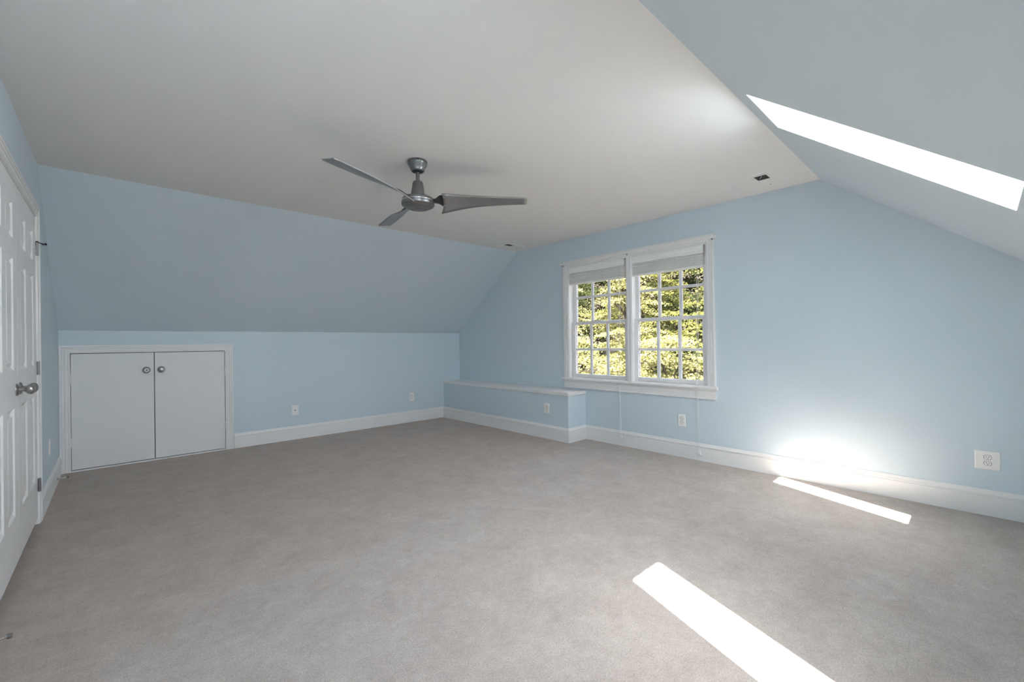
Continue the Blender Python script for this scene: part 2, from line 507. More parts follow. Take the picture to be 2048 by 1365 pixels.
PANEL_RINGS = [(0, 0), (0.004, -0.001), (0.016, -0.010), (0.026, -0.011), (0.045, -0.0035), (0.052, -0.003)]
def panel_door(name, y0, y1, label):
    z0, z1 = 0.045, DZ1 - 0.005
    root = thing(name, (XL, (y0 + y1) / 2, 0), label, 'door', kind='structure')
    h0, h1 = -0.035, 0.0
    st, mu = 0.112, 0.098
    pw = (y1 - y0 - 2 * st - mu) / 2
    cols = [(y0 + st, y0 + st + pw), (y1 - st - pw, y1 - st)]
    rows = [(0.298, 0.868), (1.058, 1.655), (1.750, 1.945)]
    bm = bmesh.new()
    mapped_box(bm, (y0, z0, h0), (y0 + st, z1, h1), f_left)
    mapped_box(bm, (y1 - st, z0, h0), (y1, z1, h1), f_left)
    mapped_box(bm, (cols[0][1], z0, h0), (cols[1][0], z1, h1), f_left)
    zr = [z0] + [v for r in rows for v in r] + [z1]
    for c in cols:
        for i in range(0, 8, 2):
            mapped_box(bm, (c[0], zr[i], h0), (c[1], zr[i + 1], h1), f_left)
    link('door_frame', bm, M_DOOR, root)
    for c in cols:
        for r in rows:
            bm = bmesh.new(); nested_rect(bm, c[0], c[1], r[0], r[1], PANEL_RINGS, f_left)
            link('panel', bm, M_DOOR, root)
    return root
def ball_knob(bm_list, y, z):
    mtx = axis_mtx((XL, y, z), (1, 0, 0))
    rose = bmesh.new(); lathe(rose, [(0.033, 0.0), (0.033, 0.004), (0.029, 0.008), (0.020, 0.011), (0.012, 0.012)], mtx, 32)
    knob = bmesh.new(); lathe(knob, [(0.011, 0.008), (0.011, 0.028), (0.014, 0.034), (0.022, 0.039), (0.0265, 0.046), (0.0275, 0.053), (0.025, 0.061), (0.018, 0.067), (0.008, 0.0695), (0, 0.070)], mtx, 32)
    return rose, knob
d_far = panel_door('door_2', DYM + 0.0018, DY1 - 0.003, 'white six-panel closet door hinged beside the blue wall corner')
d_near = panel_door('door_1', DY0 + 0.003, DYM - 0.0018, 'white six-panel closet door, the leaf nearer the viewer')
for root, ky in ((d_near, DYM - 0.058), (d_far, DYM + 0.058)):
    rose, knob = ball_knob(None, ky, 0.957)
    k = link('door_knob', knob, M_NICKEL, root, smooth=True)
    link('rosette', rose, M_NICKEL, k, smooth=True)
def closet_hinge(root, y, z, stop=False):
    s = -1 if y > 3.5 else 1
    bm = bmesh.new()
    box(bm, (XL - 0.006, y + s * 0.0005, z - 0.0445), (XL + 0.0165, y + s * 0.003, z + 0.0445))
    h = link('hinge', bm, M_STEEL, root)
    bm = bmesh.new()
    for i in range(3):
        tube(bm, [(XL + 0.0085, y + s * 0.0065, z - 0.044 + i * 0.030), (XL + 0.0085, y + s * 0.0065, z - 0.044 + i * 0.030 + 0.028)], 0.0055, 10)
    link('hinge_knuckle', bm, M_STEEL, h, smooth=False)
    for dz in (-0.030, 0.0, 0.030):
        bm = bmesh.new(); box(bm, (XL + 0.0015, y + s * 0.0028, z + dz - 0.0095), (XL + 0.0042, y + s * 0.0042, z + dz + 0.0095))
        link('screw_slot', bm, M_BLACK, h)
    if stop:
        bm = bmesh.new()
        tube(bm, [(XL + 0.0085, y + s * 0.0065, z + 0.044), (XL + 0.0085, y + s * 0.0065, z + 0.052)], 0.007, 10)
        tube(bm, [(XL + 0.010, y + s * 0.008, z + 0.046), (XL + 0.026, y + s * 0.009, z + 0.040), (XL + 0.046, y + s * 0.012, z + 0.034)], [0.0035, 0.003, 0.003], 8)
        lathe(bm, [(0.0, -0.004), (0.0065, -0.004), (0.0075, 0.002), (0.006, 0.006), (0, 0.007)], axis_mtx((XL + 0.048, y + s * 0.012, z + 0.036), (1, -0.2, 0.5)), 12)
        tube(bm, [(XL + 0.026, y + s * 0.009, z + 0.040), (XL + 0.040, y + s * 0.010, z + 0.028)], 0.0028, 6)
        link('hinge_stop', bm, M_IRON, h)
for zc, st in ((1.845, True), (1.045, False), (0.262, False)):
    closet_hinge(d_far, DY1 - 0.001, zc, st)
for zc in (1.845, 1.045, 0.262):
    closet_hinge(d_near, DY0 + 0.001, zc, False)

# ------------------------------------------------------------------ little doors in the knee wall (door_3, door_4)
tr = thing('trim_2', ((KX0 + KX1) / 2, YK, 0), 'white moulded casing around the small attic access doors', 'casing', kind='structure')
bm = bmesh.new()
sweep(bm, [(KX1, 0), (KX1, KZ1), (KX0, KZ1), (KX0, 0)], [(-a, b) for a, b in casing_profile(0.074, 0.017)], f_knee)
link('casing', bm, M_TRIM, tr)
for u0, u1, v0, v1 in ((KX0 - 0.004, KX0 + 0.0005, 0, KZ1 + 0.004), (KX1 - 0.0005, KX1 + 0.004, 0, KZ1 + 0.004), (KX0, KX1, KZ1 - 0.0005, KZ1 + 0.004)):
    bm = bmesh.new(); mapped_box(bm, (u0, v0, -0.09), (u1, v1, 0.002), f_knee); link('jamb', bm, M_TRIM, tr)
bm = bmesh.new(); mapped_box(bm, (KX0, 0, -0.05), (KX1, 0.012, 0.006), f_knee); link('threshold', bm, M_TRIM, tr)
def flat_door(name, x0, x1, hinge_x, knob_x, label, keyed):
    root = thing(name, ((x0 + x1) / 2, YK, 0), label, 'door', kind='structure')
    bm = bmesh.new(); mapped_box(bm, (x0, 0.019, -0.022), (x1, KZ1 - 0.006, 0.001), f_knee)
    link('door_slab', bm, M_FLAT, root, bevel=0.0015)
    mtx = axis_mtx((knob_x, YK - 0.001, 0.943), (0, -1, 0))
    bm = bmesh.new()
    lathe(bm, [(0.012, 0.006), (0.012, 0.024), (0.020, 0.030), (0.0265, 0.038), (0.0275, 0.046), (0.025, 0.054), (0.019, 0.059), (0.010, 0.0605 if not keyed else 0.059), (0, 0.061 if not keyed else 0.059)], mtx, 32)
    k = link('door_knob', bm, M_NICKEL, root, smooth=True)
    bm = bmesh.new(); lathe(bm, [(0.033, 0.0), (0.033, 0.003), (0.029, 0.007), (0.018, 0.010), (0.012, 0.011)], mtx, 32)
    link('rosette', bm, M_NICKEL, k, smooth=True)
    if keyed:
        bm = bmesh.new(); lathe(bm, [(0.0065, 0.058), (0.0065, 0.0605), (0, 0.0605)], mtx, 14); link('keyhole', bm, M_BLACK, k)
    for zc in (0.882, 0.280):
        bm = bmesh.new()
        s = 1 if hinge_x > 0.3 else -1
        tube(bm, [(hinge_x + s * 0.001, YK - 0.006, zc - 0.044), (hinge_x + s * 0.001, YK - 0.006, zc + 0.044)], 0.0055, 10)
        mapped_box(bm, (hinge_x - s * 0.009 if s > 0 else hinge_x - 0.006, zc - 0.043, 0.0), (hinge_x + 0.006 if s > 0 else hinge_x + 0.009, zc + 0.043, 0.0035), f_knee)
        link('hinge', bm, M_TRIM, root)
    return root
flat_door('door_3', KX0 + 0.004, KXM - 0.003, KX0, 0.243, 'small flat white attic door with a keyed round knob, beside the closet wall', True)
flat_door('door_4', KXM + 0.003, KX1 - 0.005, KX1, 0.362, 'small flat white attic door with a plain round knob, beside the jack plate', False)

# ------------------------------------------------------------------ twin window
win = thing('window_1', (XW, 2.64, WZ0), 'white double-hung twin window with twelve small panes on each side', 'window', kind='structure')
MY0, MY1 = 2.590, 2.665                                # mullion
CW = 0.083
def wpart(name, a, b, m=M_TRIM, bevel=0.0, parent=win):
    bm = bmesh.new(); mapped_box(bm, a, b, f_win)
    return link(name, bm, m, parent, bevel=bevel)
bm = bmesh.new()
# casing sides and head, mitred; opening edge outwards
sweep(bm, [(WY0, WZ0), (WY0, WZ1), (WY1, WZ1), (WY1, WZ0)], [(a + 0.003, b) for a, b in casing_profile(CW - 0.003, 0.020)], f_win)
link('casing', bm, M_TRIM, win)
bm = bmesh.new()
W2 = (MY1 - MY0) / 2
mp = [(-W2, 0), (-W2, 0.010), (-W2 + 0.008, 0.012), (-W2 + 0.013, 0.016), (-0.014, 0.016), (-0.010, 0.013), (0.010, 0.013), (0.014, 0.016), (W2 - 0.013, 0.016), (W2 - 0.008, 0.012), (W2, 0.010), (W2, 0)]
sweep(bm, [((MY0 + MY1) / 2, WZ0), ((MY0 + MY1) / 2, WZ1 + 0.01)], [(a, b - 0.001) for a, b in mp], f_win)
link('mullion', bm, M_TRIM, win)
bm = bmesh.new()
prof = [(0, 0.0), (0.0, 0.048), (-0.004, 0.052), (-0.022, 0.052), (-0.026, 0.046), (-0.030, 0.026), (-0.030, 0)]
sweep(bm, [(WY0 - CW - 0.018, 2.170), (WY1 + CW + 0.018, 2.170)], [(a, b) for a, b in prof], f_win)
link('head_cap', bm, M_TRIM, win)
bm = bmesh.new()
prof = [(0, 0), (0, 0.034), (-0.005, 0.042), (-0.016, 0.044), (-0.025, 0.038), (-0.028, 0.028), (-0.030, 0.0)]
sweep(bm, [(WY0 - CW - 0.020, 0.728), (WY1 + CW + 0.020, 0.728)], [(a, b) for a, b in prof], f_win)
mapped_box(bm, (WY0, 0.698, -0.05), (WY1, 0.728, 0.002), f_win)
link('stool', bm, M_TRIM, win)
bm = bmesh.new()
prof = [(0, 0), (0, 0.018), (-0.012, 0.018), (-0.018, 0.014), (-0.080, 0.014), (-0.086, 0.018), (-0.094, 0.018), (-0.094, 0)]
sweep(bm, [(WY0 - CW, 0.699), (WY1 + CW, 0.699)], prof, f_win)
link('apron', bm, M_TRIM, win)
for u0, u1, v0, v1 in ((WY0 - 0.005, WY0 + 0.004, WZ0, WZ1), (WY1 - 0.004, WY1 + 0.005, WZ0, WZ1), (MY0 + 0.006, MY1 - 0.006, WZ0, WZ1), (WY0, WY1, WZ1 - 0.004, WZ1 + 0.005), (WY0, WY1, WZ0 - 0.01, WZ0 + 0.006)):
    wpart('jamb', (u0, v0, -T), (u1, v1, 0.001))
def sash(y0, y1, zb, zt, gz0, gz1, gy0, gy1, mz, h, label):
    """h = depth of the sash's room face behind the wall plane"""
    d = 0.034
    bm = bmesh.new()
    for a, b in (((y0, zb), (gy0, zt)), ((gy1, zb), (y1, zt)), ((gy0, zb), (gy1, gz0)), ((gy0, gz1), (gy1, zt))):
        mapped_box(bm, (a[0], a[1], -h - d), (b[0], b[1], -h), f_win)
    s = link('sash', bm, M_VINYL, win, bevel=0.003, segs=1)
    s['label'] = label
    w = 0.018
    gw = (gy1 - gy0)
    vy = [gy0 + gw / 3, gy0 + 2 * gw / 3]
    bars = [((v - w, gz0, -h - d + 0.006), (v + w, gz1, -h - 0.004)) for v in vy] + [((gy0, mz - 0.0145, -h - d + 0.006), (gy1, mz + 0.0145, -h - 0.0045))]
    for a, b in bars:
        bm = bmesh.new(); mapped_box(bm, a, b, f_win); link('muntin', bm, M_VINYL, s, bevel=0.006, segs=1)
    ye = [gy0, vy[0], vy[1], gy1]
    ze = [gz0, mz, gz1]
    for i in range(3):
        for j in range(2):
            bm = bmesh.new(); mapped_box(bm, (ye[i] + 0.0005, ze[j] + 0.0005, -h - 0.020), (ye[i + 1] - 0.0005, ze[j + 1] - 0.0005, -h - 0.016), f_win)
            link('pane', bm, M_GLASS, s)
    return s
for (o0, o1, g0, g1, side) in ((WY0 + 0.006, MY0 + 0.008, 1.847, 2.557, 'right'), (MY1 - 0.004, WY1 - 0.006, 2.724, 3.434, 'left')):
    lo = sash(o0, o1, WZ0 + 0.006, 1.417, 0.779, 1.386, g0, g1, 1.082, 0.045, 'lower sliding sash with six panes and finger lifts')
    sash(o0, o1, 1.392, WZ1 - 0.004, 1.426, 2.045, g0, g1, 1.726, 0.081, 'upper sliding sash half covered by the blind')
    for t in (0.22, 0.76):
        c = o0 + (o1 - o0) * t
        wpart('finger_lift', (c - 0.045, 0.744, -0.045), (c + 0.045, 0.752, -0.036), M_VINYL, 0.002, lo)
    wpart('vent_latch', (g1 + 0.012, 1.265, -0.045), (g1 + 0.030, 1.305, -0.036), M_PLATE, 0.002, lo)
    cy = (g0 + g1) / 2
    wpart('sash_lock', (cy - 0.03, 1.417, -0.075), (cy + 0.03, 1.429, -0.05), M_VINYL, 0.003, lo)

# curtain rod hooks left on the head cap
for i, (yy, lab) in enumerate(((WY0 - CW + 0.010, 'small dark curtain rod hook at the window head, by the wide blank wall'),
                               (2.640, 'small dark curtain rod hook at the window head, above the mullion'),
                               (WY1 + CW - 0.010, 'small dark curtain rod hook at the window head, above the ledge end'))):
    bm = bmesh.new()
    x = XW - 0.020
    box(bm, (x - 0.003, yy - 0.008, 2.126), (x, yy + 0.008, 2.140))
    tube(bm, [(x - 0.002, yy, 2.133), (x - 0.016, yy, 2.131), (x - 0.024, yy, 2.133), (x - 0.025, yy, 2.138)], 0.003, 8)
    tag(link('curtain_hook', bm, M_STEEL), lab, 'hook', 'curtain rod hooks on the window head')

# blinds
def blind(y0, y1, label, cord_y, cord_z):
    root = thing('window_blind', (XW, (y0 + y1) / 2, 2.10), label, 'blind', 'raised blinds in the twin window')
    bm = bmesh.new()
    prof = [(0, 0), (0.0, 0.004), (-0.006, 0.008), (-0.016, 0.009), (-0.022, 0.006), (-0.056, 0.006), (-0.062, 0.009), (-0.072, 0.008), (-0.077, 0.004), (-0.077, 0)]
    sweep(bm, [(y0, 2.101), (y1 - 0.008, 2.101)], [(a, b) for a, b in prof], f_win)
    link('valance', bm, M_SLAT, root)
    bm = bmesh.new(); mapped_box(bm, (y0 + 0.008, 2.050, -0.058), (y1 - 0.012, 2.096, -0.004), f_win); link('head_rail', bm, M_SLAT, root)
    n = 13
    zb, zt = 1.912, 2.046
    rng = random.Random(int(y0 * 100))
    for i in range(n):
        z = zb + (zt - zb) * (i + 0.5) / n
        tl = rng.uniform(-0.0016, 0.0016)
        j = rng.uniform(-0.003, 0.003)
        bm = bmesh.new()
        prism(bm, [(y0 + 0.012, z - 0.0032 - tl), (y1 - 0.014, z - 0.0032 + tl), (y1 - 0.014, z + 0.0032 + tl), (y0 + 0.012, z + 0.0032 - tl)], f_win, -0.056 + j, -0.008 + j)
        link('slat', bm, M_SLAT, root)
    bm = bmesh.new(); mapped_box(bm, (y0 + 0.010, 1.888, -0.057), (y1 - 0.012, 1.908, -0.006), f_win); link('bottom_rail', bm, M_SLAT, root, bevel=0.003)
    for t in (0.10, 0.36, 0.63, 0.88):
        bm = bmesh.new()
        yy = y0 + (y1 - y0) * t
        for dy in (-0.006, 0.006):
            pts = [(XW + 0.004 - 0.002 * (k % 2), yy + dy + 0.004 * math.sin(k * 2.1 + t * 9), 2.03 - k * 0.018) for k in range(8)]
            tube(bm, pts, 0.0018, 5)
        box(bm, (XW + 0.002, yy - 0.009, 1.905), (XW + 0.006, yy + 0.009, 1.912))
        link('ladder_cord', bm, M_CORD, root)
    # pull cords hanging in front of the sash, stool and baseboard
    for dy, dz in ((-0.006, 0.0), (0.007, 0.004)):
        bm = bmesh.new()
        pts = [(XW - 0.010, cord_y + dy, 2.03), (XW - 0.020, cord_y + dy, 1.5), (XW - 0.047, cord_y + dy * 0.9, 0.76), (XW - 0.047, cord_y + dy * 0.8, 0.70), (XW - 0.032, cord_y + dy, cord_z + dz + 0.03)]
        tube(bm, pts, 0.0017, 6)
        c = link('pull_cord', bm, M_CORD, root)
        bm = bmesh.new()
        lathe(bm, [(0.002, 0.036), (0.004, 0.034), (0.006, 0.018), (0.0085, 0.006), (0.0085, 0.002), (0.006, 0.0), (0, 0.0)], Matrix.Translation((XW - 0.032, cord_y + dy * 1.3, cord_z + dz)), 12)
        link('cord_tassel', bm, M_CORD, c, smooth=True)
    bm = bmesh.new(); tube(bm, [(XW - 0.047, cord_y, 0.795), (XW - 0.047, cord_y, 0.775)], 0.005, 8); link('cord_joiner', bm, M_CORD, root)
    return root
blind(WY0 + 0.022, MY0 + 0.022, 'raised white slatted blind on the window half by the wide blank wall', 1.862, 0.062)
blind(MY1 + 0.022, WY1 + 0.004, 'raised white slatted blind on the window half above the ledge end', 2.742, 0.088)

# ------------------------------------------------------------------ wall plates
def plate_bm(fn, u, v, w, h, t=0.006):
    bm = bmesh.new()
    nested_rect(bm, u - w / 2, u + w / 2, v - h / 2, v + h / 2, [(0, 0), (0, t * 0.4), (0.005, t), (0.008, t)], fn)
    return bm
def outlet(fn, u, v, w, h, label, mirror=1):
    c = fn(u, v, 0)
    root = thing('power_outlet', c, label, 'outlet', 'duplex power outlets')
    link('cover_plate', plate_bm(fn, u, v, w, h), M_PLATE, root)
    for dv in (0.0195, -0.0195):
        bm = bmesh.new()
        pts = []
        for k in range(28):
            a = 2 * math.pi * k / 28
            pts.append((u + 0.0165 * math.cos(a), v + dv + max(-0.0135, min(0.0135, 0.0165 * math.sin(a)))))
        prism(bm, pts, fn, 0.004, 0.0078)
        rc = link('receptacle', bm, M_PLATE, root)
        bm = bmesh.new()
        outer = [(u + (p[0] - u) * 1.13, v + dv + (p[1] - v - dv) * 1.13) for p in pts]
        prism(bm, outer, fn, 0.0045, 0.0063)
        link('receptacle_gap', bm, M_GAP, rc)
        for du, hh in ((-0.0062 * mirror, 0.0042), (0.0062 * mirror, 0.0034)):
            bm = bmesh.new(); mapped_box(bm, (u + du - 0.0012, v + dv + 0.001 - hh + 0.002, 0.0075), (u + du + 0.0012, v + dv + 0.001 + hh + 0.002, 0.0082), fn)
            link('slot', bm, M_BLACK, rc)
        bm = bmesh.new(); prism(bm, [(u + 0.0026 * math.cos(a), v + dv - 0.0075 + 0.0026 * math.sin(a)) for a in [2 * math.pi * k / 12 for k in range(12)]], fn, 0.0075, 0.0082)
        link('slot', bm, M_BLACK, rc)
    bm = bmesh.new(); lathe(bm, [(0.0035, 0.005), (0.0035, 0.0072), (0, 0.0076)], axis_mtx(fn(u, v, 0), Vector(fn(u, v, 1)) - Vector(fn(u, v, 0))), 12)
    link('screw', bm, M_PLATE, root)
    return root
outlet(f_win, -0.024, 0.361, 0.116, 0.122, 'wide square plated power outlet on the blank blue wall above the sunlit carpet')
outlet(f_win, 2.047, 0.369, 0.080, 0.122, 'white power outlet on the blue wall under the twin window')
def f_led(u, v, h): return (LX - h, u, v)
outlet(f_led, 3.595, 0.371, 0.080, 0.120, 'white power outlet on the front of the low blue ledge')
outlet(f_knee, 3.305, 0.375, 0.076, 0.126, 'white power outlet on the knee wall near the low ledge')
jk = thing('jack_plate', f_knee(1.664, 0.363, 0), 'white wall plate with one black coax jack on the knee wall', 'wall plate')
link('cover_plate', plate_bm(f_knee, 1.664, 0.363, 0.078, 0.126), M_PLATE, jk)
bm = bmesh.new(); lathe(bm, [(0.0065, 0.005), (0.0065, 0.010), (0.0045, 0.010), (0.0045, 0.016), (0, 0.016)], axis_mtx(f_knee(1.664, 0.363, 0), (0, -1, 0)), 14); link('coax_jack', bm, M_BLACK, jk)
for dv in (0.046, -0.046):
    bm = bmesh.new(); lathe(bm, [(0.003, 0.005), (0.003, 0.0068), (0, 0.0072)], axis_mtx(f_knee(1.664, 0.363 + dv, 0), (0, -1, 0)), 10); link('screw', bm, M_STEEL, jk)
bl = thing('blank_plate', f_left(4.99, 0.40, 0), 'blank pale cover plate on the blue wall beyond the closet doors', 'wall plate')
link('cover_plate', plate_bm(f_left, 4.99, 0.40, 0.075, 0.122), M_PLATE, bl)
for dv in (0.030, -0.030):
    bm = bmesh.new()
    lathe(bm, [(0.003, 0.005), (0.003, 0.0068), (0, 0.0072)], axis_mtx(f_left(4.99, 0.40 + dv, 0), (1, 0, 0)), 10)
    link('screw', bm, M_PLATE, bl)

# ------------------------------------------------------------------ door stops
def door_stop(y, z, label):
    root = thing('door_stop', (XL + 0.014, y, z), label, 'door stop', 'baseboard door stops')
    m = axis_mtx((XL + 0.0135, y, z), (1, 0.12, 0.02))
    bm = bmesh.new(); lathe(bm, [(0.012, 0), (0.012, 0.003), (0.008, 0.007), (0.005, 0.009)], m, 20); link('mount', bm, M_NICKEL, root, smooth=True)
    bm = bmesh.new(); lathe(bm, [(0.0042, 0.006), (0.0042, 0.052), (0.007, 0.054), (0.007, 0.058)], m, 16); link('rod', bm, M_NICKEL, root, smooth=True)
    bm = bmesh.new(); lathe(bm, [(0.0078, 0.057), (0.0092, 0.060), (0.0092, 0.069), (0.007, 0.072), (0, 0.0725)], m, 18); link('rubber_tip', bm, M_RUBBER, root, smooth=True)
door_stop(5.372, 0.057, 'nickel door stop on the baseboard between the closet and the attic doors')
door_stop(2.552, 0.060, 'nickel door stop on the baseboard before the closet doors, nearest the viewer')

# ------------------------------------------------------------------ ceiling vents
def vent(x0, x1, y0, y1, label):
    root = thing('ceiling_vent', ((x0 + x1) / 2, (y0 + y1) / 2, HC), label, 'vent', 'ceiling air registers')
    fn = lambda u, v, h: (u, v, HC - h)
    i0, i1, j0, j1 = x0 + 0.048, x1 - 0.048, y0 + 0.030, y1 - 0.028
    bm = bmesh.new()
    P = [(x0, y0), (x1, y0), (x1, y1), (x0, y1)]
    I = [(i0, j0), (i1, j0), (i1, j1), (i0, j1)]
    rings = [[bm.verts.new(fn(u, v, 0)) for u, v in P],
             [bm.verts.new(fn(u, v, 0.003)) for u, v in P],
             [bm.verts.new(fn(u + 0.008 * (1 if u < (x0 + x1) / 2 else -1), v + 0.008 * (1 if v < (y0 + y1) / 2 else -1), 0.007)) for u, v in P],
             [bm.verts.new(fn(u, v, 0.007)) for u, v in I], [bm.verts.new(fn(u, v, 0.0006)) for u, v in I]]
    for A, B in zip(rings, rings[1:]):
        for k in range(4):
            bm.faces.new((A[k], A[(k + 1) % 4], B[(k + 1) % 4], B[k]))
    link('vent_frame', bm, M_CEIL, root)
    bm = bmesh.new(); mapped_box(bm, (i0, j0, 0.0003), (i1, j1, 0.0006), fn); link('duct_opening', bm, M_BLACK, root)
    # half of the register is covered by the closed louvre blades
    xm = i0 + (i1 - i0) * 0.52
    n = 4
    for k in range(n):
        a = xm + (i1 - xm) * k / n
        b = xm + (i1 - xm) * (k + 1) / n
        bm = bmesh.new(); prism(bm, [(a, 0.0022), (b + 0.002, 0.0040), (b + 0.002, 0.0050), (a, 0.0032)], lambda u, v, h: (u, h, HC - v), j0, j1)
        link('louvre', bm, M_CEIL, root)
    bm = bmesh.new()
    tube(bm, [(i0 + 0.022, (j0 + j1) / 2 - 0.010, HC - 0.004), (i0 + 0.030, (j0 + j1) / 2 + 0.004, HC - 0.016), (i0 + 0.034, (j0 + j1) / 2 + 0.008, HC - 0.018)], 0.0035, 8)
    link('damper_lever', bm, M_RIM, root)
    bm = bmesh.new(); lathe(bm, [(0.0045, 0.0), (0.0045, 0.0085), (0, 0.009)], axis_mtx((x1 - 0.014, (y0 + y1) / 2, HC), (0, 0, -1)), 10); link('screw', bm, M_IRON, root)
    return root
vent(3.682, 4.004, 1.085, 1.232, 'white ceiling air register beside the skylight slope')
vent(3.708, 4.032, 4.102, 4.252, 'white ceiling air register in the far corner above the ledge')

# ------------------------------------------------------------------ ceiling fan
FX, FY, FZ = 1.582, 2.674, 2.187
fan = thing('ceiling_fan', (FX, FY, HC), 'gunmetal grey three-blade ceiling fan on a short downrod', 'ceiling fan')
C0 = Matrix.Translation((FX, FY, 0))
bm = bmesh.new()
lathe(bm, [(0, HC), (0.066, HC), (0.069, HC - 0.004), (0.070, HC - 0.016), (0.067, HC - 0.028), (0.058, HC - 0.040), (0.052, HC - 0.052), (0.049, HC - 0.060), (0.0485, HC - 0.066), (0.045, HC - 0.071), (0.040, HC - 0.073)], C0, 48)
can = link('canopy', bm, M_FAN, fan, smooth=True)
for k in range(4):
    a = math.radians(-118 + 90 * k)
    bm = bmesh.new(); lathe(bm, [(0.004, -0.001), (0.004, 0.0025), (0, 0.003)], axis_mtx((FX + 0.0695 * math.cos(a), FY + 0.0695 * math.sin(a), HC - 0.011), (math.cos(a), math.sin(a), 0)), 10)
    link('screw', bm, M_RIM if k % 2 else M_BLACK, can)
bm = bmesh.new(); lathe(bm, [(0.039, HC - 0.071), (0.038, HC - 0.076), (0.022, HC - 0.080), (0.014, HC - 0.080)], C0, 32); link('canopy_collar', bm, M_FANDARK, fan, smooth=True)
bm = bmesh.new(); lathe(bm, [(0.0130, 2.300), (0.0130, HC - 0.06)], C0, 24); link('downrod', bm, M_FAN, fan, smooth=True)
bm = bmesh.new(); lathe(bm, [(0.016, 2.318), (0.030, 2.316), (0.0345, 2.310), (0.037, 2.298), (0.0475, 2.232), (0.0490, 2.222), (0.0485, 2.216), (0.040, 2.212)], C0, 40); link('rod_cover', bm, M_FAN, fan, smooth=True)
bm = bmesh.new()
lathe(bm, [(0.030, 2.216), (0.052, 2.214), (0.075, 2.210), (0.096, 2.202), (0.107, 2.194), (0.1095, 2.190), (0.1095, 2.187), (0.1095, 2.180)], C0, 56)
hub = link('motor_housing', bm, M_FAN, fan, smooth=True)
bm = bmesh.new(); lathe(bm, [(0.1075, 2.1795), (0.1125, 2.1785), (0.1135, 2.1765), (0.1135, 2.1725), (0.1125, 2.1705), (0.1075, 2.1700)], C0, 56); link('rim_band', bm, M_RIM, hub, smooth=True)
bm = bmesh.new()
lathe(bm, [(0.1105, 2.171), (0.1140, 2.168), (0.1140, 2.150), (0.1120, 2.146), (0.1000, 2.1405), (0.0985, 2.1385), (0.0965, 2.1390), (0.0840, 2.1335), (0.0825, 2.1315), (0.0805, 2.1320), (0.0660, 2.1270), (0.0645, 2.1250), (0.0625, 2.1255), (0.040, 2.1205), (0.0, 2.1180)], C0, 56)
link('motor_cap', bm, M_FAN, fan, smooth=True)
R0, R1 = 0.168, 0.770
